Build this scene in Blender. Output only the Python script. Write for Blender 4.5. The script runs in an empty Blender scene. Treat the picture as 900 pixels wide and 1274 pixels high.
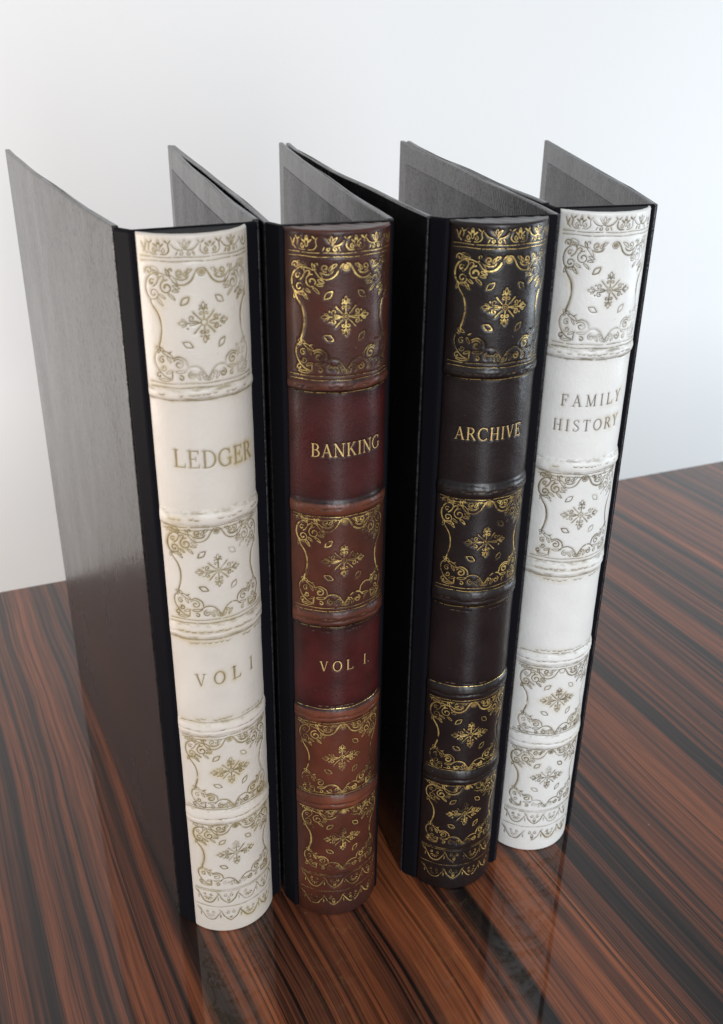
import bpy, math, random
import numpy as np
from mathutils import Vector, Matrix

C = bpy.context.scene.collection
scn = bpy.context.scene
rad = math.radians
MM = 0.001

# ------------------------------------------------------------------ camera
cam_d = bpy.data.cameras.new('camera')
cam = bpy.data.objects.new('camera', cam_d)
C.objects.link(cam)
scn.camera = cam
pitch, roll = rad(26.57), rad(0.80)
fw = Vector((0, math.cos(pitch), -math.sin(pitch)))
up = Vector((0, math.sin(pitch), math.cos(pitch)))
rt = Vector((1, 0, 0))
rt2 = rt * math.cos(roll) + up * math.sin(roll)
up2 = up * math.cos(roll) - rt * math.sin(roll)
M = Matrix((rt2, up2, -fw)).transposed().to_4x4()
M.translation = Vector((0, 0, 0.3824))
cam.matrix_world = M
cam_d.sensor_fit = 'HORIZONTAL'
cam_d.sensor_width = 36
cam_d.lens = 1223.3 / 900 * 36
cam_d.clip_start = 0.01
cam_d.clip_end = 50
cam_d.dof.use_dof = True
cam_d.dof.focus_distance = 0.43
cam_d.dof.aperture_fstop = 24

# ------------------------------------------------------------------ world and lamps
w = bpy.data.worlds.new('World')
scn.world = w
w.use_nodes = True
bg = w.node_tree.nodes['Background']
bg.inputs[0].default_value = (0.93, 0.96, 1.0, 1)
bg.inputs[1].default_value = 0.43

def area(name, loc, target, sx, sy, power, col):
    l = bpy.data.lights.new(name, 'AREA')
    l.shape = 'RECTANGLE'
    l.size = sx
    l.size_y = sy
    l.energy = power
    l.color = col
    o = bpy.data.objects.new(name, l)
    C.objects.link(o)
    o.location = loc
    d = Vector(target) - Vector(loc)
    o.rotation_euler = d.to_track_quat('-Z', 'Y').to_euler()
    return o

area('window_light', (0.62, -1.50, 0.70), (0.05, 0.40, 0.12), 0.60, 1.3, 33, (0.91, 0.95, 1.0))
area('right_wall_fill', (2.05, 0.80, -0.02), (0.65, 1.50, -0.15), 0.8, 0.9, 23, (0.80, 0.91, 1.0))  # added cool fill, low beyond the table's right end, brightens the wall
area('left_wall_fill', (-1.60, 0.0, -0.12), (-0.60, 1.00, -0.12), 0.8, 0.9, 32, (1.0, 0.875, 0.78))  # added warm fill left of the table, lifts the lower wall

scn.view_settings.view_transform = 'Standard'
scn.view_settings.look = 'None'
scn.view_settings.exposure = 0
scn.view_settings.gamma = 1
scn.render.engine = 'CYCLES'

# ------------------------------------------------------------------ helpers
def new_mat(name):
    m = bpy.data.materials.new(name)
    m.use_nodes = True
    nt = m.node_tree
    b = nt.nodes['Principled BSDF']
    return m, nt, b

class N:
    """small node-tree helper"""
    def __init__(s, nt): s.nt = nt
    def n(s, t, **k):
        nd = s.nt.nodes.new(t)
        for a, v in k.items():
            setattr(nd, a, v)
        return nd
    def link(s, a, b): s.nt.links.new(a, b)
    def coord(s, scale=(1, 1, 1), rot=(0, 0, 0), kind='Object'):
        c = s.n('ShaderNodeTexCoord')
        m = s.n('ShaderNodeMapping')
        m.inputs['Scale'].default_value = scale
        m.inputs['Rotation'].default_value = rot
        s.link(c.outputs[kind], m.inputs[0])
        return m.outputs[0]
    def noise(s, vec, scale, detail=3, rough=0.5, dist=0.0):
        t = s.n('ShaderNodeTexNoise')
        s.link(vec, t.inputs['Vector'])
        t.inputs['Scale'].default_value = scale
        t.inputs['Detail'].default_value = detail
        t.inputs['Roughness'].default_value = rough
        t.inputs['Distortion'].default_value = dist
        return t.outputs['Fac']
    def ramp(s, fac, stops, interp='LINEAR'):
        r = s.n('ShaderNodeValToRGB')
        cr = r.color_ramp
        cr.interpolation = interp
        while len(cr.elements) < len(stops):
            cr.elements.new(0.5)
        for e, (p, c) in zip(cr.elements, stops):
            e.position = p
            e.color = (c[0], c[1], c[2], 1) if hasattr(c, '__len__') else (c, c, c, 1)
        s.link(fac, r.inputs[0])
        return r.outputs[0]
    def mix(s, fac, a, b, mode='MIX'):
        m = s.n('ShaderNodeMix', data_type='RGBA', blend_type=mode)
        for k, v in ((0, fac), (6, a), (7, b)):
            sock = m.inputs[k]
            if isinstance(v, (int, float)):
                sock.default_value = v if k == 0 else (v, v, v, 1)
            elif isinstance(v, tuple):
                sock.default_value = (*v, 1)
            else:
                s.link(v, sock)
        return m.outputs[2]
    def math(s, op, a, b=0.0, clamp=False):
        m = s.n('ShaderNodeMath', operation=op)
        m.use_clamp = clamp
        for sock, v in ((m.inputs[0], a), (m.inputs[1], b)):
            if isinstance(v, (int, float)): sock.default_value = v
            else: s.link(v, sock)
        return m.outputs[0]
    def attr(s, name):
        a = s.n('ShaderNodeAttribute')
        a.attribute_name = name
        return a.outputs['Fac']
    def bump(s, h, strength, dist, normal=None):
        b = s.n('ShaderNodeBump')
        b.inputs['Strength'].default_value = strength
        b.inputs['Distance'].default_value = dist
        s.link(h, b.inputs['Height'])
        if normal is not None: s.link(normal, b.inputs['Normal'])
        return b.outputs[0]

def mesh_obj(name, verts, faces, mat, parent=None, smooth=False, label=None):
    me = bpy.data.meshes.new(name)
    me.from_pydata([tuple(v) for v in verts], [], faces)
    me.update()
    me.materials.append(mat)
    if smooth:
        me.polygons.foreach_set('use_smooth', [True] * len(me.polygons))
    o = bpy.data.objects.new(name, me)
    C.objects.link(o)
    if parent: o.parent = parent
    if label: o['label'] = label
    return o

def box(name, x0, x1, y0, y1, z0, z1, mat, parent=None, bevel=0.0):
    v = [(x, y, z) for z in (z0, z1) for y in (y0, y1) for x in (x0, x1)]
    f = [(0, 2, 3, 1), (4, 5, 7, 6), (0, 1, 5, 4), (2, 6, 7, 3), (0, 4, 6, 2), (1, 3, 7, 5)]
    o = mesh_obj(name, v, f, mat, parent)
    if bevel:
        b = o.modifiers.new('bevel', 'BEVEL')
        b.width = bevel
        b.segments = 3
        b.limit_method = 'ANGLE'
    return o

# ------------------------------------------------------------------ materials of the setting
def wall_material():
    m, nt, b = new_mat('white_wall_paint')
    h = N(nt)
    v = h.coord()
    n1 = h.noise(v, 3.0, 2)
    col = h.mix(n1, (0.80, 0.80, 0.79), (0.84, 0.84, 0.83))
    h.link(col, b.inputs['Base Color'])
    b.inputs['Roughness'].default_value = 0.65
    n2 = h.noise(v, 260, 3)
    h.link(h.bump(n2, 0.12, 0.001), b.inputs['Normal'])
    return m

def wood_material():
    m, nt, b = new_mat('striped_ebony_veneer')
    h = N(nt)
    v0 = h.coord()
    # slow drift of the grain
    sep = h.n('ShaderNodeSeparateXYZ'); h.link(v0, sep.inputs[0])
    wv = h.coord(scale=(2.2, 2.6, 1))
    drift = h.noise(wv, 1.0, 2)
    wv2 = h.coord(scale=(14, 6, 1))
    drift2 = h.noise(wv2, 1.0, 2)
    dx = h.math('ADD', h.math('MULTIPLY', h.math('SUBTRACT', drift, 0.5), 0.035),
                h.math('MULTIPLY', h.math('SUBTRACT', drift2, 0.5), 0.005))
    skew = h.math('MULTIPLY', sep.outputs[1], 0.07)
    x = h.math('ADD', h.math('ADD', sep.outputs[0], dx), skew)
    def bands(fx, fy, off, detail, rough):
        cb = h.n('ShaderNodeCombineXYZ')
        h.link(h.math('MULTIPLY', x, fx), cb.inputs[0])
        h.link(h.math('MULTIPLY', sep.outputs[1], fy), cb.inputs[1])
        cb.inputs[2].default_value = off
        return h.noise(cb.outputs[0], 1.0, detail, rough)
    wide = bands(36, 0.7, 1.3, 2.0, 0.5)
    mid = bands(125, 1.2, 7.7, 3.0, 0.6)
    fine = bands(380, 2.0, 3.1, 3.0, 0.6)
    crisp = bands(210, 0.9, 5.5, 2.0, 0.5)
    where = bands(22, 0.9, 11.1, 1.0, 0.5)
    pore = bands(1300, 26, 9.4, 2.0, 0.6)
    s = h.math('ADD', h.math('MULTIPLY', wide, 0.30), h.math('MULTIPLY', mid, 0.42))
    s = h.math('ADD', s, h.math('MULTIPLY', fine, 0.22))
    col = h.ramp(s, [(0.380, (0.016, 0.009, 0.008)), (0.412, (0.028, 0.012, 0.008)), (0.445, (0.088, 0.030, 0.016)),
                     (0.49, (0.190, 0.056, 0.024)), (0.57, (0.34, 0.100, 0.036))])
    dark_line = h.ramp(fine, [(0.34, 0.22), (0.43, 1.0)])
    col = h.mix(0.75, col, dark_line, 'MULTIPLY')
    cl = h.ramp(h.math('ABSOLUTE', h.math('SUBTRACT', crisp, 0.5)), [(0.012, 0.10), (0.030, 1.0)])
    clw = h.ramp(where, [(0.44, 0.0), (0.56, 0.9)])
    col = h.mix(clw, col, h.mix(1.0, col, cl, 'MULTIPLY'))
    pr = h.ramp(pore, [(0.36, 0.45), (0.52, 1.0)])
    col = h.mix(0.7, col, pr, 'MULTIPLY')
    vo = h.n('ShaderNodeTexVoronoi'); h.link(v0, vo.inputs['Vector']); vo.inputs['Scale'].default_value = 95
    speck = h.ramp(vo.outputs['Distance'], [(0.022, 1.0), (0.045, 0.0)])
    speck = h.math('MULTIPLY', speck, h.ramp(h.noise(v0, 23, 2), [(0.56, 0.0), (0.62, 0.6)]))
    col = h.mix(speck, col, (0.45, 0.38, 0.32))
    h.link(col, b.inputs['Base Color'])
    b.inputs['Roughness'].default_value = 0.5
    b.inputs['Specular IOR Level'].default_value = 0.15
    b.inputs['Coat Weight'].default_value = 1.0
    b.inputs['Coat Roughness'].default_value = 0.035
    b.inputs['Coat IOR'].default_value = 1.48
    big = h.noise(h.coord(), 9.0, 2)
    h.link(h.bump(big, 0.05, 0.004), b.inputs['Coat Normal'])
    return m

def plain_material(name, col, rough, spec=0.5):
    m, nt, b = new_mat(name)
    h = N(nt)
    n1 = h.noise(h.coord(), 40, 3)
    c = h.mix(n1, tuple(c * 0.85 for c in col), tuple(c * 1.12 for c in col))
    h.link(c, b.inputs['Base Color'])
    b.inputs['Roughness'].default_value = rough
    b.inputs['Specular IOR Level'].default_value = spec
    return m

M_wall = wall_material()
M_wood = wood_material()
M_floor = plain_material('dark_floor', (0.05, 0.04, 0.035), 0.6)

# ------------------------------------------------------------------ setting: wall, floor, table
edge_a = Vector((-0.2675, 0.6244, 0))
edge_b = Vector((0.3546, 0.8888, 0))
ed = (edge_b - edge_a).normalized()
ang = math.atan2(ed.y, ed.x)
emid = (edge_a + edge_b) / 2

wall = box('wall', -3.2, 3.2, 0, 0.12, -0.75, 3.2, M_wall)
wall.location = emid + Vector((-ed.y, ed.x, 0)) * 0.50
wall.rotation_euler = (0, 0, ang)
wall['kind'] = 'structure'
floor = box('floor', -3.2, 3.2, -4.2, 0.50, -0.80, -0.75, M_floor)
floor.location = emid
floor.rotation_euler = (0, 0, ang)
floor['kind'] = 'structure'

table = bpy.data.objects.new('table', None)
C.objects.link(table)
table.location = emid + Vector((0, 0, -0.75))
table.rotation_euler = (0, 0, ang)
table['label'] = 'glossy table with dark red and black striped wood grain under the four binders'
table['category'] = 'table'
top = box('table_top', -0.95, 0.85, -1.15, 0, 0.712, 0.75, M_wood, table, 0.0015)
for x in (-0.90, 0.74):
    for y in (-1.10, -0.11):
        box('leg', x, x + 0.06, y, y + 0.06, 0, 0.712, M_wood, table, 0.002)

# ------------------------------------------------------------------ spine geometry (millimetres until the last step)
W, SAG = 39.0, 11.6
RAD = ((W / 2) ** 2 + SAG ** 2) / (2 * SAG)
HALF = RAD * math.asin(W / 2 / RAD)
H = 320.0
TOPZ = 318.9

def sstep(a, b, x):
    t = np.clip((x - a) / (b - a), 0, 1)
    return t * t * (3 - 2 * t)

RIDGES = [(263.6, 267.0, 0.55, 0), (213.9, 219.2, 0.85, 0), (164.0, 170.3, 0.60, 1), (115.7, 121.9, 0.70, 1), (66.8, 74.6, 0.75, 1)]
PANELS = [(219.2, 263.6), (121.9, 164.0)]

def wob(s, k):
    return 0.22 * np.sin(s * 0.31 + k * 1.7) + 0.13 * np.sin(s * 0.83 + k * 4.1) + 0.06 * np.sin(s * 2.1 + k)

def ridge_mask(s, t):
    out = np.zeros_like(t)
    for k, (a, b, h, dbl) in enumerate(RIDGES):
        tt = t + wob(s, k)
        c, hw = (a + b) / 2, (b - a) / 2
        u = (tt - c) / hw
        prof = np.clip(1 - u * u, 0, 1) ** 0.75
        if dbl:
            prof = prof * (1 - 0.55 * np.exp(-((u + 0.25) / 0.16) ** 2))
        out = np.maximum(out, h * prof)
    return out

def macro(s, t):
    """height of the leather above the plain arc: raised bands, sunk title panels, slight waviness"""
    s = np.asarray(s, float); t = np.asarray(t, float)
    o = ridge_mask(s, t)
    for a, b in PANELS:
        o = o - 0.35 * sstep(a - 0.2, a + 1.2, t) * (1 - sstep(b - 1.2, b + 0.2, t))
    o = o + 0.05 * np.sin(t * 0.11 + 1) + 0.04 * np.sin(t * 0.37 + s * 0.21)
    return o

def surf(s, t, off):
    a = s / RAD
    r = RAD + off
    return np.stack([r * np.sin(a), -(r * np.cos(a) - (RAD - SAG)), t], -1)

# ------------------------------------------------------------------ drawing kit: every ornament is a list of strokes / fills
# stroke = (points Nx2, widths N); fill = closed polygon as a stroke set
def smooth_path(pts, n=6):
    p = np.array(pts, float)
    if len(p) < 3: return p
    out = []
    q = np.vstack([2 * p[0] - p[1], p, 2 * p[-1] - p[-2]])
    for i in range(1, len(q) - 2):
        for k in range(n):
            u = k / n
            out.append(0.5 * ((2 * q[i]) + (-q[i - 1] + q[i + 1]) * u + (2 * q[i - 1] - 5 * q[i] + 4 * q[i + 1] - q[i + 2]) * u * u
                              + (-q[i - 1] + 3 * q[i] - 3 * q[i + 1] + q[i + 2]) * u ** 3))
    out.append(p[-1])
    return np.array(out)

def curve(pts, w0=0.42, w1=None, bulge=0.0, n=5):
    p = smooth_path(pts, n)
    u = np.linspace(0, 1, len(p))
    w1 = w0 if w1 is None else w1
    return (p, w0 + (w1 - w0) * u + bulge * np.sin(np.pi * u))

def spiral(cx, cy, r, turns=1.4, a0=0.0, d=1, w=0.42, blob=0.5):
    """from the outside (angle a0 degrees) winding inwards; ends in a bead"""
    n = int(14 * turns)
    u = np.linspace(0, 1, n)
    a = np.radians(a0) + d * u * turns * 2 * np.pi
    rr = r * (1 - 0.80 * u ** 0.9)
    p = np.stack([cx + rr * np.cos(a), cy + rr * np.sin(a)], -1)
    wd = w + (blob - w) * u ** 3
    return (p, wd)

def dot(cx, cy, r):
    return (np.array([[cx - r * 0.5, cy], [cx + r * 0.5, cy]]), np.array([r * 1.5, r * 1.5]), 'dot', r)

def leaf(x0, y0, x1, y1, w=1.0, bend=0.0):
    p0, p1 = np.array([x0, y0]), np.array([x1, y1])
    d = p1 - p0
    nrm = np.array([-d[1], d[0]])
    m = (p0 + p1) / 2 + nrm * bend
    u = np.linspace(0, 1, 7)[:, None]
    p = (1 - u) ** 2 * p0 + 2 * u * (1 - u) * m + u ** 2 * p1
    u = u[:, 0]
    wd = 0.10 + w * 0.85 * np.sin(np.pi * np.clip(u * 0.9 + 0.08, 0, 1)) ** 0.8
    if w < 0.75:
        return (p, wd)
    # larger leaves are tooled as an outline with the leather showing inside
    dd = np.gradient(p, axis=0)
    l = np.hypot(dd[:, 0], dd[:, 1])[:, None]
    nn = np.stack([-dd[:, 1], dd[:, 0]], -1) / l * (wd[:, None] / 2)
    q = np.vstack([p + nn, (p - nn)[::-1], (p + nn)[:1]])
    return (q, np.full(len(q), 0.30))

def lens_ring(cx, cy, a, b, deg, w=0.38):
    t = np.linspace(0, 2 * np.pi, 25)
    x = a * np.cos(t)
    y = b * np.sign(np.sin(t)) * (1 - (np.abs(np.cos(t))) ** 1.6)
    c, s = math.cos(rad(deg)), math.sin(rad(deg))
    return (np.stack([cx + x * c - y * s, cy + x * s + y * c], -1), np.full(25, w))

def ring(cx, cy, r, w=0.34, n=16):
    t = np.linspace(0, 2 * np.pi, n + 1)
    return (np.stack([cx + r * np.cos(t), cy + r * np.sin(t)], -1), np.full(n + 1, w))

def mirror_x(st):
    p = st[0] * np.array([-1, 1])
    return (p,) + tuple(st[1:])

def moved(strokes, dx, dy, sx=1, sy=1, rnd=None):
    out = []
    tw = rad(rnd.uniform(-0.7, 0.7)) if rnd else 0.0
    cs, sn_ = math.cos(tw), math.sin(tw)
    for st in strokes:
        p = st[0] * np.array([sx, sy])
        k = 1.0
        if rnd:
            if rnd.random() < 0.035: continue          # a stroke the tool failed to print
            k = rnd.uniform(0.65, 1.25)
            p = np.stack([p[:, 0] * cs - p[:, 1] * sn_, p[:, 0] * sn_ + p[:, 1] * cs], -1)
        out.append((p + np.array([dx, dy]), np.asarray(st[1]) * k) + tuple(st[2:]))
    return out

def frame_strokes():
    L = []
    # upper corner scrollwork
    L += [spiral(-18.0, 18.0, 1.5, 1.1, 200, -1, 0.5, 1.0), leaf(-17.2, 19.2, -14.2, 18.0, 1.1, 0.15), leaf(-16.6, 18.2, -14.6, 16.8, 0.8, -0.1)]
    L += [curve([(-11.5, 16.6), (-14, 17.4), (-16.6, 17.2), (-18.8, 15.4), (-19.7, 12.6), (-19.2, 10.0), (-17.8, 8.2)], 0.4, 0.7, 0.25)]
    L += [spiral(-16.7, 10.6, 2.1, 1.3, -110, 1, 0.45, 0.9), curve([(-16.7, 12.9), (-15.4, 14.0), (-14.6, 15.8), (-15.0, 17.1)], 0.55, 0.5)]
    L += [spiral(-17.2, 14.3, 1.2, 0.9, 40, 1, 0.4, 0.8)]
    L += [spiral(-12.0, 12.7, 2.6, 1.35, 80, 1, 0.5, 0.9), spiral(-13.2, 15.6, 1.1, 0.8, 180, -1, 0.4, 0.7)]
    L += [leaf(-17.6, 8.6, -14.0, 8.0, 1.2, 0.1), leaf(-15.6, 9.4, -13.6, 6.6, 0.9, -0.1), leaf(-14.6, 10.4, -12.6, 9.0, 0.8, 0), leaf(-18.2, 9.2, -18.9, 6.6, 1.0, 0.1)]
    L += [leaf(-11.6, 10.6, -9.4, 8.6, 0.8, 0.1), leaf(-10.2, 11.6, -8.0, 11.4, 0.8, 0.1), leaf(-9.8, 13.4, -7.6, 12.4, 0.9, -0.1)]
    # upper garland
    L += [leaf(-11.0, 16.8, -8.2, 13.2, 1.2, 0.15), leaf(-10.6, 16.4, -11.8, 18.8, 0.8, 0.1), spiral(-10.2, 18.4, 0.9, 0.8, 240, -1, 0.35, 0.8)]
    L += [curve([(-9.8, 14.6), (-7.8, 13.6), (-5.6, 13.7), (-3.6, 15.0), (-2.4, 17.0), (-1.3, 18.6), (0, 19.0)], 0.45, 0.45, 0.25)]
    L += [curve([(-8.8, 15.8), (-7.0, 15.2), (-5.2, 15.6), (-4.4, 16.6)], 0.4, 0.4, 0.3)]
    L += [spiral(-7.3, 17.4, 1.45, 1.2, -70, -1, 0.5, 1.0), leaf(-6.0, 16.6, -3.2, 18.6, 1.1, 0.1), leaf(-5.4, 16.0, -4.4, 18.9, 0.7, 0)]
    # waist line
    L += [curve([(-18.4, 8.2), (-17.5, 6.4), (-15.9, 4.0), (-15.1, 1.2), (-15.0, -1.8), (-15.6, -5.0), (-16.3, -7.2), (-16.4, -8.6)], 0.45, 0.6, 0.28)]
    # lower corner
    L += [leaf(-17.6, -8.0, -14.8, -9.2, 1.3, 0.1), leaf(-16.2, -8.0, -17.2, -10.0, 0.9, 0)]
    L += [curve([(-16.8, -8.8), (-18.3, -10.6), (-18.6, -13.2), (-17.4, -16.0), (-15.2, -18.2), (-12.8, -19.0)], 0.4, 0.55, 0.15)]
    L += [spiral(-15.8, -12.4, 1.4, 1.1, 60, 1, 0.4, 0.9), spiral(-15.4, -15.2, 1.3, 1.1, 200, 1, 0.4, 0.9)]
    L += [leaf(-15.4, -9.4, -11.8, -11.6, 1.3, 0.12), leaf(-13.4, -10.0, -12.0, -9.2, 0.7, 0), leaf(-13.8, -11.0, -12.6, -13.2, 0.8, 0)]
    L += [curve([(-12.0, -11.8), (-9.6, -11.0), (-7.4, -12.4), (-6.8, -14.6)], 0.45, 0.5, 0.1), spiral(-9.9, -13.7, 2.1, 1.3, 150, -1, 0.5, 1.0)]
    L += [spiral(-17.4, -18.0, 1.2, 0.9, 60, 1, 0.5, 1.0), leaf(-17.6, -19.2, -13.0, -19.4, 0.9, -0.1), leaf(-14.6, -17.2, -12.0, -16.2, 0.9, 0.1), leaf(-12.4, -16.2, -12.6, -19.6, 0.7, 0)]
    L += [spiral(-9.4, -18.7, 1.1, 0.9, 120, -1, 0.5, 1.0), leaf(-11.2, -16.4, -7.4, -16.0, 1.0, -0.1)]
    # lower garland
    L += [curve([(-8.4, -16.8), (-6.6, -15.0), (-4.4, -14.6), (-2.4, -15.6), (-1.0, -17.6), (0.0, -19.2)], 0.4, 0.5, 0.12)]
    L += [spiral(-5.6, -17.9, 1.5, 1.25, 100, 1, 0.5, 0.9), leaf(-4.4, -17.4, -2.9, -19.6, 0.9, 0.1), spiral(-2.3, -17.4, 1.0, 0.9, 200, -1, 0.4, 0.8), leaf(-1.8, -18.4, -0.5, -19.8, 0.9, 0)]
    R = [mirror_x(s) for s in L]
    Cc = [dot(0, 17.7, 0.95), ring(0, 17.7, 1.35, 0.3, 12), leaf(-0.8, -18.0, 0, -20, 0.8, 0), leaf(0.8, -18.0, 0, -20, 0.8, 0)]
    return L + R + Cc

def medallion_strokes():
    S = [ring(0, 0, 1.15, 0.36), ring(0, 0, 0.45, 0.3, 10)]
    for dx, dy in ((1, 1), (1, -1), (-1, 1), (-1, -1)):
        S.append(curve([(dx * 1.2, dy * 1.1), (dx * 2.4, dy * 2.3), (dx * 3.8, dy * 3.9)], 0.42, 0.62))
    for k in (1, -1):
        # horizontal arm
        S.append(curve([(k * 1.2, 0), (k * 4, 0), (k * 6.4, 0)], 0.55, 0.35))
        S.append(leaf(k * 6.0, 0, k * 9.1, 0, 1.5, 0))
        for j in (1, -1):
            S.append(leaf(k * 6.4, j * 0.3, k * 7.8, j * 1.35, 0.8, 0))
            S.append(spiral(k * 4.3, j * 1.75, 1.15, 1.05, -90 if j > 0 else 90, k * j, 0.38, 0.8))
            S.append(curve([(k * 2.0, j * 0.25), (k * 3.4, j * 0.65), (k * 5.2, j * 0.8)], 0.3, 0.55))
            S.append(dot(k * 6.0, j * 2.0, 0.32))
        # vertical arm
        S.append(curve([(0, k * 1.2), (0, k * 3.6), (0, k * 5.2)], 0.5, 0.35))
        S.append(leaf(0, k * 4.7, 0, k * 7.4, 1.35, 0))
        for j in (1, -1):
            S.append(leaf(j * 0.3, k * 5.0, j * 1.2, k * 6.3, 0.75, 0))
            S.append(spiral(j * 1.0, k * 3.3, 0.85, 0.95, 0 if j < 0 else 180, -k * j, 0.36, 0.7))
            S.append(dot(j * 1.35, k * 4.9, 0.3))
    for x, y, d in ((-6.3, 7.9, 42), (6.3, 7.9, -42), (-6.3, -7.9, -28), (6.3, -7.9, 52)):
        S.append(lens_ring(x, y, 2.05, 1.05, d))
    return S

def frieze_strokes():
    S = []
    def bell(cx):
        for k in (1, -1):
            S.append(curve([(cx + k * 0.6, 0.1), (cx + k * 2.4, 0.2), (cx + k * 3.5, 1.4), (cx + k * 3.3, 3.2), (cx + k * 4.2, 4.6)], 0.35, 0.4, 0.15))
            S.append(spiral(cx + k * 1.35, 1.25, 0.95, 1.0, 90, -k, 0.4, 0.7))
            S.append(leaf(cx + k * 0.4, 2.4, cx + k * 1.9, 3.6, 0.7, 0))
            S.append(leaf(cx + k * 2.0, 4.6, cx + k * 3.2, 3.6, 0.7, 0))
        S.append(leaf(cx, 1.2, cx, 4.8, 1.3, 0))
        S.append(dot(cx, 3.6, 0.5))
    def lily(cx):
        for k in (1, -1):
            S.append(curve([(cx, 1.7), (cx + k * 1.8, 1.5), (cx + k * 3.4, 2.2), (cx + k * 4.6, 3.6)], 0.4, 0.35, 0.15))
            S.append(spiral(cx + k * 1.3, 0.4, 0.85, 1.0, 90, k, 0.4, 0.7))
            S.append(leaf(cx, 1.8, cx + k * 1.9, 4.2, 0.75, 0.1 * k))
            S.append(leaf(cx + k * 2.4, 1.2, cx + k * 3.1, -0.2, 0.5, 0))
        S.append(leaf(cx, 1.6, cx, 4.8, 1.0, 0))
    for c in (-14.2, 3.1): bell(c)
    for c in (-5.5, 11.7): lily(c)
    # half motif fading out at either end
    S.append(curve([(-18.2, 0.3), (-19.4, 1.6), (-20.4, 3.9)], 0.35, 0.45))
    S.append(curve([(16.2, 3.6), (17.4, 1.4), (19.2, 0.5), (20.6, 1.4), (20.8, 3.6)], 0.35, 0.4))
    S.append(spiral(18.6, 2.4, 0.9, 1.0, 90, 1, 0.4, 0.6))
    S.append(leaf(-19.6, 1.0, -18.6, 3.8, 0.7, 0))
    return S

def scallop_strokes():
    S = []
    n = 4
    p = 9.6
    for i in range(n):
        cx = (i - (n - 1) / 2) * p
        if i % 2 == 0:
            S.append(curve([(cx - p / 2 - 0.6, 4.6), (cx - p / 2 + 1, 2.6), (cx - 2, 0.6), (cx, 0.1), (cx + 2, 0.6), (cx + p / 2 - 1, 2.6), (cx + p / 2 + 0.6, 4.6)], 0.45, 0.45, 0.2))
            for a in (-60, -30, 0, 30, 60):
                S.append(leaf(cx + 0.9 * math.sin(rad(a)), 3.2 - 0.9 * math.cos(rad(a)), cx + 2.3 * math.sin(rad(a)), 3.2 - 2.1 * math.cos(rad(a)), 0.5, 0))
            S.append(spiral(cx - 1.5, 3.9, 0.7, 0.9, 200, 1, 0.35, 0.6))
            S.append(spiral(cx + 1.5, 3.9, 0.7, 0.9, -20, -1, 0.35, 0.6))
        else:
            for k in (1, -1):
                S.append(curve([(cx, 0.0), (cx + k * 1.6, 0.9), (cx + k * 3.2, 2.3), (cx + k * 4.0, 3.8), (cx + k * 5.2, 5.0)], 0.5, 0.45, 0.15))
                S.append(spiral(cx + k * 1.5, 3.7, 0.9, 1.0, 90, k, 0.38, 0.65))
            S.append(leaf(cx, 0.6, cx, 3.2, 1.2, 0))
            S.append(dot(cx, 1.5, 0.55))
        S.append(leaf(cx - p / 2, 2.8, cx - p / 2, 1.2, 0.5, 0))
    S.append(curve([(2 * p - 0.4, 5.2), (2 * p + 0.9, 3.8), (2 * p + 1.6, 2.2)], 0.45, 0.3))
    S.append(curve([(-2 * p + 0.2, 3.4), (-2 * p - 1.2, 4.2), (-2 * p - 1.8, 5.0)], 0.45, 0.3))
    return S

def rule(t, rnd, w=0.32, s0=-21.2, s1=21.4, slope=0.0, gaps=0.08):
    """a tooled line round the spine, broken here and there"""
    out = []
    s = s0
    while s < s1:
        e = min(s1, s + rnd.uniform(4, 13))
        pts = [(x, t + slope * x + 0.10 * math.sin(x * 0.5 + t)) for x in np.arange(s, e + 0.01, 0.8)]
        if len(pts) > 2:
            wv = np.array([w * rnd.uniform(0.6, 1.35) for _ in pts])
            out.append((np.array(pts), wv))
        s = e + (rnd.uniform(0.2, 0.9) if rnd.random() < gaps * 4 else -0.05)
    return out

def dashes(t, rnd, s0=-14, s1=19):
    out = []
    s = s0
    while s < s1:
        l = rnd.uniform(0.9, 2.4)
        if rnd.random() < 0.7:
            y = t + rnd.uniform(-0.25, 0.25)
            out.append(curve([(s, y), (s + l / 2, y - rnd.uniform(0.1, 0.45)), (s + l, y + rnd.uniform(-0.1, 0.2))], 0.22, 0.2, 0.15, 3))
        s += l + rnd.uniform(0.2, 1.3)
    return out

# ------------------------------------------------------------------ serif capitals, cap height 1
TK, TN = 0.115, 0.048
def bar(x0, y0, x1, y1, w0, w1=None):
    w1 = w0 if w1 is None else w1
    n = 4
    u = np.linspace(0, 1, n)[:, None]
    p = np.array([x0, y0]) * (1 - u) + np.array([x1, y1]) * u
    return (p, w0 + (w1 - w0) * u[:, 0])

def serif(x, y, half=0.125):
    s = 1 if y < 0.5 else -1
    return [(np.array([[x - half, y + s * 0.02], [x - half * .4, y + s * 0.025], [x, y + s * 0.03], [x + half * .4, y + s * 0.025], [x + half, y + s * 0.02]]),
             np.array([0.035, 0.045, 0.06, 0.045, 0.035]))]

def arcs(cx, cy, rx, ry, a0, a1, thick=TK, thin=TN, n=22):
    a = np.radians(np.linspace(a0, a1, n))
    p = np.stack([cx + rx * np.cos(a), cy + ry * np.sin(a)], -1)
    return (p, thin + (thick - thin) * np.abs(np.cos(a)) ** 1.5)

def stem(x): return [bar(x, 0, x, 1, TK)] + serif(x, 0) + serif(x, 1)

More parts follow.
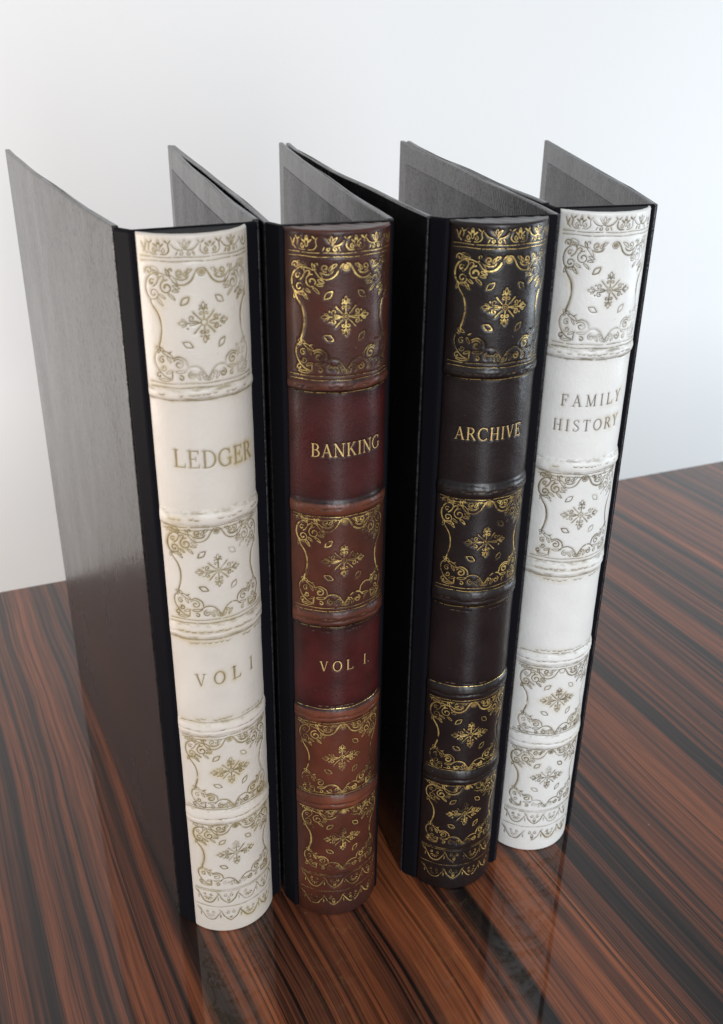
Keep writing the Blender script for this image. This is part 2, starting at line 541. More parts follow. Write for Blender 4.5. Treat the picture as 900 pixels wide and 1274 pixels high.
def glyph(ch):
    if ch == 'I': return stem(0.15), 0.30
    if ch == 'L':
        return stem(0.15) + [bar(0.15, 0.025, 0.60, 0.03, TN), bar(0.60, 0.01, 0.64, 0.24, 0.07, 0.02)], 0.66
    if ch == 'E':
        return stem(0.15) + [bar(0.15, 0.025, 0.58, 0.03, TN), bar(0.58, 0.01, 0.62, 0.22, 0.07, 0.02), bar(0.15, 0.975, 0.55, 0.97, TN),
                             bar(0.56, 0.99, 0.58, 0.80, 0.07, 0.02), bar(0.15, 0.52, 0.44, 0.52, TN), bar(0.44, 0.64, 0.44, 0.40, 0.035, 0.035)], 0.66
    if ch == 'F':
        return stem(0.15) + [bar(0.15, 0.975, 0.53, 0.97, TN), bar(0.54, 0.99, 0.56, 0.78, 0.07, 0.02), bar(0.15, 0.52, 0.42, 0.52, TN), bar(0.42, 0.64, 0.42, 0.40, 0.035)], 0.60
    if ch == 'D':
        return stem(0.15) + [bar(0.15, 0.975, 0.34, 0.975, TN), bar(0.15, 0.025, 0.34, 0.025, TN), arcs(0.32, 0.5, 0.40, 0.475, 90, -90)], 0.78
    if ch == 'O':
        return [arcs(0.40, 0.5, 0.35, 0.485, 0, 360, n=34)], 0.80
    if ch == 'C':
        return [arcs(0.42, 0.5, 0.37, 0.485, 48, 318, n=30), bar(0.685, 0.97, 0.685, 0.72, 0.02, 0.05)], 0.76
    if ch == 'G':
        return [arcs(0.42, 0.5, 0.37, 0.485, 48, 325, n=30), bar(0.685, 0.97, 0.685, 0.72, 0.02, 0.05), bar(0.70, 0.08, 0.70, 0.44, TK)] + serif(0.70, 0.40), 0.84
    if ch == 'B':
        return stem(0.15) + [bar(0.15, 0.975, 0.32, 0.975, TN), bar(0.15, 0.525, 0.34, 0.525, TN), bar(0.15, 0.025, 0.34, 0.025, TN),
                             arcs(0.31, 0.75, 0.22, 0.225, 90, -90), arcs(0.33, 0.275, 0.26, 0.25, 90, -90)], 0.66
    if ch == 'R':
        return stem(0.15) + [bar(0.15, 0.975, 0.32, 0.975, TN), bar(0.15, 0.50, 0.34, 0.50, TN), arcs(0.31, 0.74, 0.24, 0.235, 90, -90),
                             bar(0.36, 0.50, 0.66, 0.03, TK), bar(0.60, 0.02, 0.76, 0.02, 0.035)], 0.74
    if ch == 'H':
        return stem(0.15) + stem(0.62) + [bar(0.15, 0.51, 0.62, 0.51, TN)], 0.77
    if ch == 'N':
        return [bar(0.13, 0, 0.13, 1, TN), bar(0.68, 0, 0.68, 1, TN), bar(0.11, 0.99, 0.68, 0.01, TK)] + serif(0.13, 0) + serif(0.68, 1) + [bar(0.0, 0.975, 0.14, 0.975, 0.04)], 0.80
    if ch == 'M':
        return [bar(0.13, 0, 0.15, 1, TN), bar(0.15, 0.98, 0.46, 0.03, TK), bar(0.46, 0.03, 0.78, 0.98, TN), bar(0.79, 0, 0.79, 1, TK)] + serif(0.13, 0) + serif(0.79, 0) \
            + [bar(0.03, 0.975, 0.17, 0.975, 0.04), bar(0.77, 0.975, 0.90, 0.975, 0.04)], 0.93
    if ch == 'A':
        return [bar(0.10, 0.01, 0.38, 0.98, TN), bar(0.37, 0.98, 0.66, 0.01, TK), bar(0.20, 0.34, 0.55, 0.34, TN)] + serif(0.10, 0, 0.10) + serif(0.66, 0, 0.12), 0.76
    if ch == 'V':
        return [bar(0.10, 0.99, 0.37, 0.02, TK), bar(0.38, 0.02, 0.64, 0.99, TN)] + serif(0.10, 1, 0.12) + serif(0.64, 1, 0.10), 0.74
    if ch == 'Y':
        return [bar(0.08, 0.99, 0.35, 0.47, TK), bar(0.36, 0.47, 0.60, 0.99, TN), bar(0.35, 0.48, 0.35, 0, TK)] + serif(0.35, 0) + serif(0.08, 1, 0.11) + serif(0.61, 1, 0.10), 0.70
    if ch == 'K':
        return stem(0.15) + [bar(0.17, 0.40, 0.58, 0.98, TN), bar(0.32, 0.58, 0.66, 0.02, TK)] + serif(0.58, 1, 0.11) + serif(0.66, 0, 0.12), 0.76
    if ch == 'S':
        p = smooth_path([(0.47, 0.80), (0.38, 0.95), (0.25, 0.975), (0.11, 0.88), (0.10, 0.72), (0.22, 0.58), (0.38, 0.45), (0.49, 0.30), (0.46, 0.12), (0.30, 0.02), (0.15, 0.05), (0.07, 0.20)], 4)
        u = np.linspace(-1, 1, len(p))
        return [(p, TN + (TK - TN) * np.exp(-(u / 0.45) ** 2)), bar(0.47, 0.99, 0.47, 0.76, 0.025, 0.04), bar(0.07, 0.01, 0.07, 0.24, 0.025, 0.04)], 0.56
    if ch == 'T':
        return [bar(0.32, 0, 0.32, 1, TK), bar(0.03, 0.975, 0.61, 0.975, TN), bar(0.04, 0.99, 0.03, 0.77, 0.06, 0.02), bar(0.60, 0.99, 0.61, 0.77, 0.06, 0.02)] + serif(0.32, 0), 0.64
    if ch == '.': return [(np.array([[0.06, 0.06], [0.12, 0.06]]), np.array([0.12, 0.12]))], 0.16
    return [], 0.35

def text_strokes(txt, s0, s1, base, height, slope=0.0, xs=1.0):
    gl = [glyph(c) for c in txt]
    tw = sum(g[1] for g in gl) * height * xs
    gap = ((s1 - s0) - tw) / max(1, len(txt) - 1)
    out = []
    x = s0
    for g, adv in gl:
        for st in g:
            p = st[0] * np.array([height * xs, height]) + np.array([x, base])
            p[:, 1] += (p[:, 0] - s0) * slope
            out.append((p, st[1] * height))
        x += adv * height * xs + gap
    return out

# ------------------------------------------------------------------ strokes -> ribbons on the leather
def ribbon_mesh(strokes, lift):
    V, F = [], []
    k_w = 0.70 if lift < -0.082 else 0.86
    for st in strokes:
        p, wd = np.asarray(st[0], float), np.asarray(st[1], float)
        base = len(V)
        if len(st) > 2:                       # bead
            c = p.mean(0); r = st[3]; n = 12
            V.append((c[0], c[1]))
            for k in range(n):
                V.append((c[0] + r * math.cos(2 * math.pi * k / n), c[1] + r * math.sin(2 * math.pi * k / n)))
            for k in range(n):
                F.append((base, base + 1 + k, base + 1 + (k + 1) % n))
            continue
        d = np.gradient(p, axis=0)
        l = np.hypot(d[:, 0], d[:, 1])
        l[l == 0] = 1
        nrm = np.stack([-d[:, 1] / l, d[:, 0] / l], -1) * wd[:, None] * k_w / 2
        a, b = p + nrm, p - nrm
        for i in range(len(p)):
            V.append(tuple(a[i])); V.append(tuple(b[i]))
        for i in range(len(p) - 1):
            q = base + 2 * i
            F.append((q, q + 1, q + 3, q + 2))
    V = np.array(V)
    V[:, 0] = np.clip(V[:, 0], -HALF + 0.4, HALF - 0.4)
    # tiny per-stroke lift so that crossing ribbons never share a plane
    mc = macro(V[:, 0], V[:, 1])
    mc = np.where(mc > 0, mc * (0.35 + 0.65 * sstep(0.0, 5.0, HALF - np.abs(V[:, 0]))), mc)
    off = mc + lift
    k = (np.arange(len(V)) // 7 % 9) * 0.0
    # face orientation: outward
    return surf(V[:, 0], V[:, 1], off + k) * MM, F

def add_ribbons(name, strokes, lift, mat, parent, label=None):
    # each stroke sits a few microns above the last one: overlapping leaf and scroll never lie in one plane
    Vs, Fs = [], []
    n = 0
    for i, st in enumerate(strokes):
        v, f = ribbon_mesh([st], lift + (i % 23) * 0.0015)
        Vs.append(v)
        Fs += [tuple(q + n for q in x) for x in f]
        n += len(v)
    return mesh_obj(name, np.vstack(Vs), Fs, mat, parent, True, label)

# ------------------------------------------------------------------ height map of the tooling
GRID = 0.38
NS = int(2 * HALF / GRID) + 1
NT = int(TOPZ / GRID) + 1
gs = np.linspace(-HALF, HALF, NS)
gt = np.linspace(0.0, TOPZ, NT)
ds, dt = gs[1] - gs[0], gt[1] - gt[0]

def groove_field(strokes, field):
    """field = distance outside the stroke (mm), minimum over strokes"""
    for st in strokes:
        p, wd = np.asarray(st[0], float), np.asarray(st[1], float)
        for i in range(len(p) - 1):
            a, b = p[i], p[i + 1]
            w_ = (wd[i] + wd[i + 1]) / 4
            m = w_ + 1.3
            i0 = max(0, int((min(a[0], b[0]) - m + HALF) / ds)); i1 = min(NS, int((max(a[0], b[0]) + m + HALF) / ds) + 2)
            j0 = max(0, int((min(a[1], b[1]) - m) / dt)); j1 = min(NT, int((max(a[1], b[1]) + m) / dt) + 2)
            if i1 <= i0 or j1 <= j0: continue
            X = gs[i0:i1][None, :]; Y = gt[j0:j1][:, None]
            d = b - a
            L2 = d @ d + 1e-9
            u = np.clip(((X - a[0]) * d[0] + (Y - a[1]) * d[1]) / L2, 0, 1)
            q = np.hypot(X - a[0] - u * d[0], Y - a[1] - u * d[1]) - w_
            f = field[j0:j1, i0:i1]
            np.minimum(f, q, out=f)
    return field

FRAME_T = [290.0, 193.4, 95.3, 48.2]
FRAME_SY = [1.0, 1.0, 0.985, 0.94]
FR = frame_strokes(); ME = medallion_strokes(); FZ = frieze_strokes(); SC = scallop_strokes()

def layout(rnd):
    parts = []
    for i, (t, sy) in enumerate(zip(FRAME_T, FRAME_SY)):
        dx = -0.3 + rnd.uniform(-0.35, 0.35)
        dy = rnd.uniform(-0.2, 0.2)
        parts.append(('scroll_frame', moved(FR, dx, t + dy, 1, sy, rnd)))
        parts.append(('flower_medallion', moved(ME, dx - 0.2, t + 0.6 + dy, 0.96, 0.95, rnd)))
    parts.append(('leaf_frieze', moved(FZ, rnd.uniform(-0.5, 0.5), 313.4, 1, 1, rnd)))
    parts.append(('scallop_border', moved(SC, rnd.uniform(-0.6, 0.8), 18.4, 1, 1.35, rnd)))
    parts.append(('scallop_border', moved(SC, rnd.uniform(-0.6, 0.8), 7.6, 1, 1.3, rnd)))
    for t in (312.5, 311.2, 269.2, 267.7, 263.0, 213.2, 211.9, 172.6, 171.1, 163.3, 122.5, 114.9, 113.6, 76.4, 75.2, 66.2, 26.9, 26.0, 16.3):
        parts.append(('tooled_line', rule(t, rnd, 0.30)))
    marks = []
    for t in (161.6, 123.9): marks += dashes(t, rnd)
    for t in (265.3, 216.8, 167.4, 118.6, 70.2):
        marks += dashes(t, rnd, -18, 20)
    parts.append(('wear_mark', marks))
    return parts

# ------------------------------------------------------------------ materials of the binders
def leather_material(name, main, panel, ridge, groove, rough, coat, halo, mottle, smoke, deep, stain):
    m, nt, b = new_mat(name)
    h = N(nt)
    v = h.coord()
    n1 = h.noise(v, 55, 4, 0.6)
    n2 = h.noise(v, 420, 3, 0.6)
    c = h.mix(h.attr('panel'), main, panel)
    c = h.mix(h.math('MULTIPLY', h.attr('ridge'), 0.9), c, ridge)
    big = h.ramp(h.noise(h.coord(scale=(1, 1, 0.6)), 24, 3, 0.55), [(0.36, 0.0), (0.62, 1.0)])
    c = h.mix(h.math('MULTIPLY', big, 0.7 if main[0] < 0.3 else 0.25), c, deep)
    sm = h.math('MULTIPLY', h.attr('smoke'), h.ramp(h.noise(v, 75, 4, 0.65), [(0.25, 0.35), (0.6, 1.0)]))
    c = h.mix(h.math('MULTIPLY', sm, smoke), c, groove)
    yl = h.math('MULTIPLY', h.attr('stain'), h.ramp(h.noise(v, 36, 3, 0.6), [(0.48, 0.0), (0.68, 1.0)]))
    c = h.mix(h.math('MULTIPLY', yl, stain), c, (0.50, 0.38, 0.17))
    lo = tuple(x * (1 - mottle) for x in (1, 1, 1)); hi = (1 + mottle * 0.6,) * 3
    c = h.mix(1.0, c, h.mix(h.ramp(n1, [(0.3, 0.0), (0.7, 1.0)]), lo, hi), 'MULTIPLY')
    fade = h.ramp(h.noise(v, 130, 3, 0.6), [(0.34, 0.25), (0.62, 1.0)])
    c = h.mix(h.math('MULTIPLY', h.attr('antique'), h.math('MULTIPLY', fade, halo)), c, groove)
    # rubbed dirt beside the raised bands
    dn = h.ramp(h.noise(h.coord(scale=(1, 1, 3)), 160, 4, 0.7), [(0.46, 0.0), (0.62, 1.0)])
    c = h.mix(h.math('MULTIPLY', h.attr('rub'), h.math('MULTIPLY', dn, 0.75)), c, groove)
    # small specks
    vo = h.n('ShaderNodeTexVoronoi'); h.link(v, vo.inputs['Vector']); vo.inputs['Scale'].default_value = 170
    sp = h.ramp(vo.outputs['Distance'], [(0.03, 1.0), (0.075, 0.0)])
    keep = h.ramp(h.noise(v, 31, 2), [(0.55, 0.0), (0.62, 1.0)])
    spk = h.math('MULTIPLY', sp, keep)
    c = h.mix(h.math('MULTIPLY', spk, 0.55), c, groove if main[0] > 0.3 else (0.22, 0.18, 0.17))
    h.link(c, b.inputs['Base Color'])
    rr = h.ramp(h.noise(v, 90, 3), [(0.3, rough * 0.85), (0.7, min(1, rough * 1.2))])
    h.link(rr, b.inputs['Roughness'])
    b.inputs['Coat Weight'].default_value = coat
    b.inputs['Specular IOR Level'].default_value = 0.5 if main[0] > 0.3 else 0.30
    b.inputs['Coat Roughness'].default_value = 0.22
    bm = h.bump(n2, 0.20, 0.0007)
    bm = h.bump(h.noise(v, 1500, 2), 0.22, 0.0003, bm)
    bm = h.bump(n1, 0.16, 0.0015, bm)
    h.link(bm, b.inputs['Normal'])
    return m

def foil_material(name, col, col2, metal, rough, thr, worn=True):
    m, nt, b = new_mat(name)
    h = N(nt)
    v = h.coord()
    n = h.noise(v, 260, 4, 0.7)
    c = h.mix(h.ramp(h.noise(v, 150, 4, 0.7), [(0.38, 0.0), (0.58, 1.0)]), col2, col)
    h.link(c, b.inputs['Base Color'])
    b.inputs['Metallic'].default_value = metal
    b.inputs['Roughness'].default_value = rough
    h.link(h.bump(n, 0.5, 0.0006), b.inputs['Normal'])
    al = h.ramp(n, [(thr - 0.05, 0.0), (thr + 0.04, 1.0)])
    big = h.ramp(h.noise(v, 48, 3, 0.6), [(0.34, 0.05), (0.50, 1.0)] if worn else [(0.30, 0.7), (0.40, 1.0)])
    h.link(h.math('MULTIPLY', al, big), b.inputs['Alpha'])
    return m

def vinyl_material():
    m, nt, b = new_mat('black_grained_vinyl')
    h = N(nt)
    v = h.coord()
    b.inputs['Base Color'].default_value = (0.0065, 0.0065, 0.0085, 1)
    b.inputs['Roughness'].default_value = 0.5
    b.inputs['Specular IOR Level'].default_value = 0.03
    vo = h.n('ShaderNodeTexVoronoi'); h.link(v, vo.inputs['Vector']); vo.inputs['Scale'].default_value = 1100
    h.link(h.bump(vo.outputs['Distance'], 0.16, 0.0003), b.inputs['Normal'])
    return m

def cover_material(name, col, rough, streak):
    m, nt, b = new_mat(name)
    h = N(nt)
    v = h.coord(scale=(1, 1, 0.45))
    vy = h.coord(scale=(0.4, 0.4, 1.2))
    n1 = h.noise(v, 900, 3, 0.6)
    n2 = h.noise(vy, 900, 3, 0.6)
    rot0 = h.n('ShaderNodeMapping')
    rot0.inputs['Scale'].default_value = (1.3, 1.5, 0.42)
    h.link(h.coord(rot=(rad(32), 0, 0)), rot0.inputs[0])
    diag0 = h.noise(rot0.outputs[0], 520, 3, 0.6)
    weave = h.math('ADD', n1, n2)
    big = h.noise(h.coord(scale=(1, 1, 0.4)), 38, 4, 0.6)
    c = h.mix(h.ramp(big, [(0.3, 0.0), (0.7, 1.0)]), tuple(x * 0.75 for x in col), tuple(x * 1.25 for x in col))
    fl = h.ramp(h.math('ADD', weave, h.math('MULTIPLY', h.math('SUBTRACT', diag0, 0.5), 0.8)), [(0.96, 0.0), (1.22, 1.0)])
    c = h.mix(h.math('MULTIPLY', fl, streak), c, (0.20, 0.19, 0.20))
    h.link(c, b.inputs['Base Color'])
    r = h.ramp(big, [(0.3, rough * 0.85), (0.7, rough * 1.15)])
    h.link(r, b.inputs['Roughness'])
    h.link(h.ramp(h.math('ADD', weave, h.math('SUBTRACT', diag0, 0.5)), [(0.80, 0.22), (1.22, 0.58)]), b.inputs['Specular IOR Level'])
    rotn = h.n('ShaderNodeMapping')
    rotn.inputs['Scale'].default_value = (1.3, 1.5, 0.42)
    h.link(h.coord(rot=(rad(32), 0, 0)), rotn.inputs[0])
    diag = h.noise(rotn.outputs[0], 520, 3, 0.6)
    mot = h.noise(h.coord(scale=(1, 1, 0.6)), 130, 4, 0.65)
    h.link(h.bump(mot, 0.08, 0.0014, h.bump(diag, 0.12, 0.0006, h.bump(weave, 0.18, 0.0003))), b.inputs['Normal'])
    return m

M_vinyl = vinyl_material()
M_cover = cover_material('dark_grey_linen_board', (0.0095, 0.0088, 0.0098), 0.25, 0.045)
M_lining = cover_material('grey_lining_paper', (0.035, 0.031, 0.038), 0.40, 0.16)

IVORY = dict(main=(0.63, 0.575, 0.51), panel=(0.65, 0.595, 0.53), ridge=(0.66, 0.60, 0.53), groove=(0.24, 0.18, 0.085), rough=0.46, coat=0.08, halo=0.55, mottle=0.05, smoke=0.10, deep=(0.60, 0.535, 0.455), stain=0.85)
WHITE = dict(main=(0.80, 0.79, 0.755), panel=(0.82, 0.81, 0.775), ridge=(0.82, 0.81, 0.77), groove=(0.20, 0.165, 0.105), rough=0.46, coat=0.08, halo=0.50, mottle=0.04, smoke=0.06, deep=(0.77, 0.76, 0.72), stain=0.6)
BROWN = dict(main=(0.100, 0.026, 0.013), panel=(0.080, 0.0075, 0.0085), ridge=(0.19, 0.055, 0.026), groove=(0.008, 0.004, 0.004), rough=0.42, coat=0.18, halo=0.7, mottle=0.38, smoke=0.9, deep=(0.034, 0.011, 0.009), stain=0.0)
BLACK = dict(main=(0.0105, 0.0062, 0.0062), panel=(0.0110, 0.0065, 0.0080), ridge=(0.013, 0.0095, 0.009), groove=(0.004, 0.003, 0.003), rough=0.38, coat=0.25, halo=0.6, mottle=0.25, smoke=0.5, deep=(0.016, 0.009, 0.008), stain=0.0)

# ------------------------------------------------------------------ building the binder
def prism(name, poly, z0, z1, mat, parent, bevel=0.4, label=None, wob_z=None):
    n = len(poly)
    v = [(x * MM, y * MM, z0 * MM) for x, y in poly] + [(x * MM, y * MM, (z1 + (wob_z(i) if wob_z else 0)) * MM) for i, (x, y) in enumerate(poly)]
    f = [tuple(reversed(range(n))), tuple(range(n, 2 * n))] + [(i, (i + 1) % n, (i + 1) % n + n, i + n) for i in range(n)]
    o = mesh_obj(name, v, f, mat, parent, False, label)
    if bevel:
        bm = o.modifiers.new('bevel', 'BEVEL')
        bm.width = bevel * MM
        bm.segments = 2
        bm.limit_method = 'ANGLE'
        bm.angle_limit = rad(35)
    return o

def thick_line(pts, th_left, th_right):
    p = np.array(pts, float)
    d = np.gradient(p, axis=0)
    l = np.hypot(d[:, 0], d[:, 1])[:, None]
    nr = np.stack([-d[:, 1], d[:, 0]], -1) / l
    # mitre
    seg = np.diff(p, axis=0)
    sn = np.stack([-seg[:, 1], seg[:, 0]], -1) / np.hypot(seg[:, 0], seg[:, 1])[:, None]
    nr = np.vstack([sn[:1], (sn[:-1] + sn[1:]), sn[-1:]])
    nr = nr / np.hypot(nr[:, 0], nr[:, 1])[:, None]
    for i in range(1, len(p) - 1):
        nr[i] /= max(0.5, nr[i] @ sn[i])
    a, b = p + nr * th_left, p - nr * th_right
    return [tuple(q) for q in b] + [tuple(q) for q in a[::-1]]

def build_leather(parent, mat, parts, cap, seed):
    field = np.full((NT, NS), 9.0)
    for name, st in parts:
        groove_field(st, field)
    S, T = np.meshgrid(gs, gt)
    depth = 0.15 * np.clip(1 - np.maximum(field, 0) / 0.42, 0, 1) ** 1.0
    rs = np.random.RandomState(seed)
    hgt = macro(S, T) - depth
    # raised lip round each groove, hand-pressed unevenness
    hgt += 0.016 * np.exp(-((field - 0.75) / 0.25) ** 2)
    # rounding to the side edges and the foot
    edge = np.clip((HALF - np.abs(S)) / 1.4, 0, 1)
    soft = sstep(0.0, 5.0, HALF - np.abs(S))
    hgt = np.where(hgt > 0, hgt * (0.35 + 0.65 * soft), hgt) * np.clip(edge * 1.3, 0, 1) - 0.9 * (1 - edge) ** 2
    hgt -= 0.9 * np.clip(1 - T / 1.3, 0, 1) ** 2
    P = surf(S, T, hgt)
    antique = np.exp(-np.maximum(field, 0) / 0.22)
    panel = np.zeros_like(T)
    for a, b in PANELS:
        panel = np.maximum(panel, sstep(a - 0.6, a + 0.3, T) * (1 - sstep(b - 0.3, b + 0.6, T)))
    rm = ridge_mask(S, T)
    ridge = np.clip(rm / 0.5, 0, 1)
    rub = np.zeros_like(T)
    for k, (a, b, hh, dbl) in enumerate(RIDGES):
        for e in (a, b):
            rub = np.maximum(rub, np.exp(-((T - e + wob(S, k)) / 0.9) ** 2))
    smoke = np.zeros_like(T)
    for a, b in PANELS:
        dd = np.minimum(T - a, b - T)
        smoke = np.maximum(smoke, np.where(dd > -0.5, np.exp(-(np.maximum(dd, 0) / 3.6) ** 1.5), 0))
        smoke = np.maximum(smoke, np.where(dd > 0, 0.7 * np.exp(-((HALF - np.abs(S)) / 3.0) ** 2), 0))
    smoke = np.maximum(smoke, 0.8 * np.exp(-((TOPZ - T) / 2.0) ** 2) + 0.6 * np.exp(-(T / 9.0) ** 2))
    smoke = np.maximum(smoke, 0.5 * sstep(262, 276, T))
    stain = np.exp(-np.maximum(field, 0) / 1.0)
    # the rolled-over head
    rows, att = [P], [np.stack([panel, ridge, antique, rub, smoke, stain], -1)]
    rt_ = 1.0
    endP = P[-1]
    a_ = gs / RAD
    chord = np.stack([RAD * np.sin(a_) * 0.97, np.zeros(NS), np.zeros(NS)], -1)
    normal = np.stack([np.sin(a_), -np.cos(a_), np.zeros(NS)], -1)
    for k in range(1, 6):
        th = k / 5 * math.pi / 2
        q = endP - normal * rt_ * (1 - math.cos(th)) * np.clip(edge[-1], 0.15, 1)[:, None]
        q = q + np.array([0, 0, rt_ * math.sin(th)])
        rows.append(q[None]); att.append(np.repeat(att[0][-1:][..., :], 1, 0) * 0)
    last = rows[-1][0]
    steps = (0.25, 0.5, 0.75, 1.0) if cap else (0.04,)
    for fr in steps:
        q = last * (1 - fr) + np.stack([chord[:, 0], np.full(NS, 0.2), last[:, 2]], -1) * fr
        q[:, 2] += 0.10 * np.sin(gs * 0.9 + fr * 6) * (1 if cap else 0.3)
        rows.append(q[None]); att.append(att[0][-1:] * 0)
    # turn the edge down so the leather has thickness
    q = rows[-1][0].copy(); q[:, 2] -= 0.8
    rows.append(q[None]); att.append(att[0][-1:] * 0)
    P = np.concatenate(rows, 0) * MM
    A = np.concatenate(att, 0)
    nr, nc = P.shape[:2]
    me = bpy.data.meshes.new('leather_spine')
    nv = nr * nc
    me.vertices.add(nv)
    me.vertices.foreach_set('co', P.reshape(-1).astype(np.float32))
    i = np.arange((nr - 1) * (nc - 1))
    r, c = i // (nc - 1), i % (nc - 1)
    v0 = r * nc + c
    quads = np.stack([v0, v0 + 1, v0 + 1 + nc, v0 + nc], -1)
    nf = len(quads)
    me.loops.add(nf * 4)
    me.loops.foreach_set('vertex_index', quads.reshape(-1).astype(np.int32))
    me.polygons.add(nf)
    me.polygons.foreach_set('loop_start', (np.arange(nf) * 4).astype(np.int32))
    me.update(calc_edges=True)
    me.polygons.foreach_set('use_smooth', np.ones(nf, bool))
    for k, nm in enumerate(('panel', 'ridge', 'antique', 'rub', 'smoke', 'stain')):
        at = me.attributes.new(nm, 'FLOAT', 'POINT')
        at.data.foreach_set('value', A[..., k].reshape(-1).astype(np.float32))
    me.materials.append(mat)
    o = bpy.data.objects.new('leather_spine', me)
    C.objects.link(o)
    o.parent = parent
    return o

def bowed(a, b, bow, n=12):
    a, b = np.array(a, float), np.array(b, float)
    d = b - a
    nr = np.array([-d[1], d[0]])
    return [tuple(a + d * u + nr * bow * math.sin(math.pi * u)) for u in np.linspace(0, 1, n)]

def cover(root, name, a, b, bow, inner_side, n=12):
    """a board from hinge a to fore-edge b (local mm); inner_side: +1 = lining on its left, -1 = on its right"""
    pts = bowed(a, b, bow, n)
    o = prism(name, thick_line(pts, 1.25, 1.25), 0.0, 320.4, M_cover, root, 0.6, None,
              lambda i: (lambda k: 0.28 * math.sin(k * 1.3 + bow * 300) + 0.9 * max(0.0, (k - n + 2.0)))(i if i < n else 2 * n - 1 - i))
    # lining: slightly proud sheet, leaving the folded-over border free
    p = np.array(pts)
    L = np.linalg.norm(p[-1] - p[0])
    k0, k1 = 0.04, 1 - 4.0 / L
    q = [tuple(x) for x in bowed(a, b, bow, 61)]
    q = q[int(k0 * 60): int(k1 * 60) + 1]
    q = q[::3]
    if inner_side > 0: poly = thick_line(q, 1.50, -1.1)
    else: poly = thick_line(q, -1.1, 1.50)
    prism('lining', poly, 9.0, 310.5, M_lining, o, 0.08)
    return o

def make_binder(spec):
    """spec positions are plan millimetres in the room"""
    mid, deg = np.array(spec['mid']), spec['angle']
    root = bpy.data.objects.new('ring_binder', None)
    C.objects.link(root)
    root.location = (mid[0] * MM, mid[1] * MM, 0)
    root.rotation_euler = (0, 0, rad(deg))
    root['label'] = spec['label']
    root['category'] = 'ring binder'
    root['group'] = 'leather spined binders standing on the table'
    c, s = math.cos(rad(deg)), math.sin(rad(deg))
    def loc(p):
        d = np.array(p, float) - mid
        return (d[0] * c + d[1] * s, -d[0] * s + d[1] * c)
    A, B, X, E_ = loc(spec['A']), loc(spec['B']), loc(spec['X']), loc(spec['E'])
    # black spine board wrapped round to both hinges
    line = [A, (-W / 2 - 0.3, 1.5), (W / 2 - 0.1, 1.5), X]
    prism('spine_board', thick_line(line, 1.2, 1.2), 0.0, H + 0.2, M_vinyl, root, 1.0)
    # rounded core behind the leather
    arc = [((RAD - 0.55) * math.sin(a), -((RAD - 0.55) * math.cos(a) - (RAD - SAG))) for a in np.linspace(-HALF / RAD * 0.975, HALF / RAD * 0.975, 25)]
    prism('spine_core', arc, 0.4, H - (0.9 if spec['cap'] else 0.15), M_vinyl, root, 0.3)
    rnd = random.Random(spec['seed'])
    mat = leather_material(spec['name'] + '_leather', **spec['leather'])
    foil = foil_material(spec['name'] + '_tooling', **spec['foil'])
    mark = spec['mark']
    parts = layout(rnd)
    texts = [(nm, sum([text_strokes(*t) for t in tt], [])) for nm, tt in spec['texts']]
    sp = build_leather(root, mat, parts + texts, spec['cap'], spec['seed'])
    for nm, st in parts:
        rb = add_ribbons(nm, st, -0.09, mark if nm == 'wear_mark' else foil, sp)
        if nm == 'wear_mark': rb['kind'] = 'stuff'
    for nm, st in texts:
        add_ribbons(nm, st, -0.08, spec['ink'], sp, spec['textlabel'][nm])
    cover(root, 'left_cover', A, B, spec['bowA'], -1)
    cover(root, 'right_cover', X, E_, spec['bowE'], 1)
    return root

gold = dict(col=(0.95, 0.70, 0.24), col2=(0.42, 0.27, 0.10), metal=0.6, rough=0.34, thr=0.42)
antique = dict(col=(0.20, 0.15, 0.065), col2=(0.34, 0.27, 0.14), metal=0.0, rough=0.5, thr=0.37)
cool_antique = dict(col=(0.16, 0.13, 0.08), col2=(0.32, 0.27, 0.18), metal=0.0, rough=0.5, thr=0.37)
INK_gold = foil_material('gold_lettering', (0.85, 0.60, 0.24), (0.66, 0.46, 0.18), 0.45, 0.40, 0.24, False)
INK_brown = foil_material('brown_lettering', (0.26, 0.20, 0.10), (0.34, 0.27, 0.15), 0.0, 0.5, 0.24, False)
INK_grey = foil_material('grey_brown_lettering', (0.17, 0.145, 0.12), (0.26, 0.22, 0.18), 0.0, 0.5, 0.24, False)
MARK_brown = foil_material('brown_wear', (0.24, 0.19, 0.12), (0.40, 0.34, 0.25), 0.0, 0.6, 0.42)
MARK_dark = foil_material('dark_wear', (0.006, 0.004, 0.004), (0.25, 0.15, 0.07), 0.1, 0.5, 0.42)

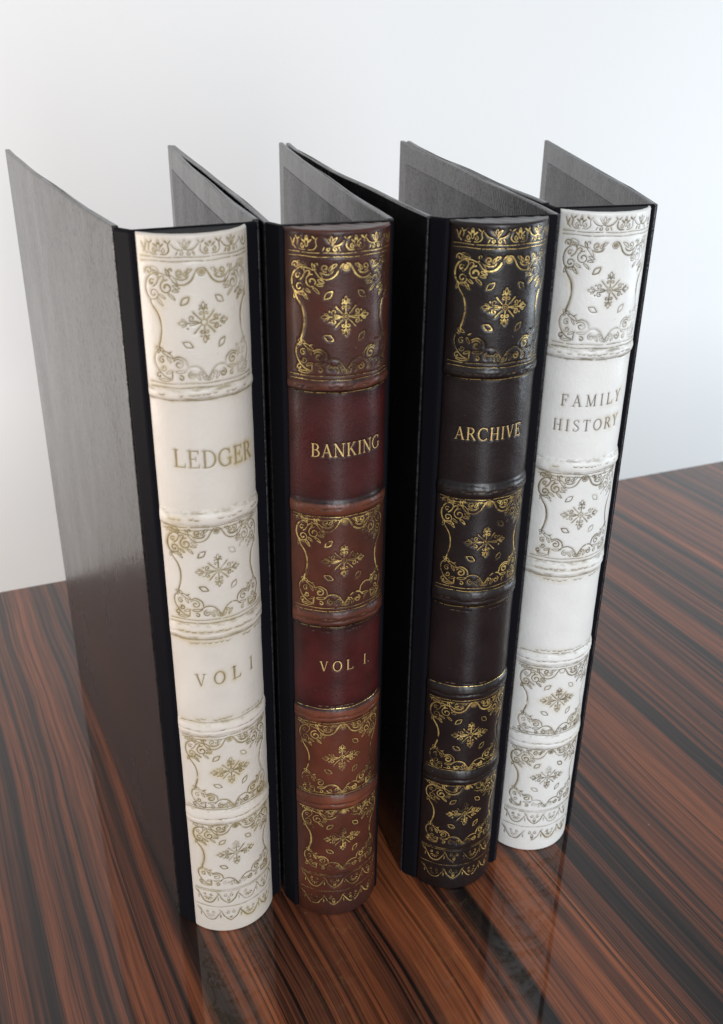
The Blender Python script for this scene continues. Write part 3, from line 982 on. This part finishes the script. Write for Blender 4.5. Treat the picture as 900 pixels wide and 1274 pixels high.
SPECS = [
    dict(name='ivory', seed=11, mid=(-58.2, 335.6), angle=24.5, A=(-83.0, 333.0), B=(-184.2, 532.9), X=(-37.8, 348.2), E=(-106.0, 561.0), bowA=0.006, bowE=0.006, cap=False,
         leather=IVORY, foil=antique, ink=INK_brown, mark=MARK_brown,
         label='binder with cream leather spine and brown title LEDGER, its grey cover facing out',
         texts=[('title_lettering', [('LEDGER', -14.9, 18.6, 237.6, 6.9, -0.055)]), ('volume_lettering', [('VOL', -12.9, 6.6, 140.4, 6.0, 0.10), ('I', 11.6, 13.4, 142.9, 6.0, 0.0)])],
         textlabel={'title_lettering': 'brown serif capitals reading LEDGER', 'volume_lettering': 'brown serif capitals reading VOL I'}),
    dict(name='brown', seed=23, mid=(-9.6, 345.2), angle=17.5, A=(-33.6, 345.6), B=(-103.6, 558.0), X=(8.9, 353.4), E=(-47.6, 579.8), bowA=-0.004, bowE=0.004, cap=True,
         leather=BROWN, foil=gold, ink=INK_gold, mark=MARK_dark,
         label='binder with reddish brown leather spine tooled in gold, titled BANKING',
         texts=[('title_lettering', [('BANKING', -13.2, 16.6, 237.9, 5.3, 0.01)]), ('volume_lettering', [('VOL', -10.4, 4.2, 141.7, 4.9, 0.0), ('I.', 9.4, 12.6, 141.7, 4.9, 0.0)])],
         textlabel={'title_lettering': 'gold serif capitals reading BANKING', 'volume_lettering': 'gold serif capitals reading VOL I.'}),
    dict(name='black', seed=37, mid=(48.2, 362.0), angle=15.5, A=(23.2, 361.6), B=(-43.8, 580.8), X=(70.0, 369.0), E=(20.2, 596.0), bowA=0.012, bowE=-0.003, cap=True,
         leather=BLACK, foil=gold, ink=INK_gold, mark=MARK_dark,
         label='binder with glossy black leather spine tooled in gold, titled ARCHIVE',
         texts=[('title_lettering', [('ARCHIVE', -16.4, 12.4, 238.4, 5.2, 0.01)])],
         textlabel={'title_lettering': 'gold serif capitals reading ARCHIVE'}),
    dict(name='white', seed=53, mid=(91.6, 388.0), angle=15.5, A=(69.8, 392.0), B=(24.0, 597.0), X=(112.4, 395.5), E=(105.0, 611.0), bowA=0.004, bowE=-0.004, cap=False,
         leather=WHITE, foil=cool_antique, ink=INK_grey, mark=MARK_brown,
         label='binder with white leather spine, titled FAMILY HISTORY, at the far right',
         texts=[('title_lettering', [('FAMILY', -14.8, 13.6, 243.2, 4.9, 0.012), ('HISTORY', -17.0, 14.0, 232.4, 4.9, 0.012)])],
         textlabel={'title_lettering': 'grey brown serif capitals reading FAMILY HISTORY on two lines'}),
]
for sp_ in SPECS:
    make_binder(sp_)
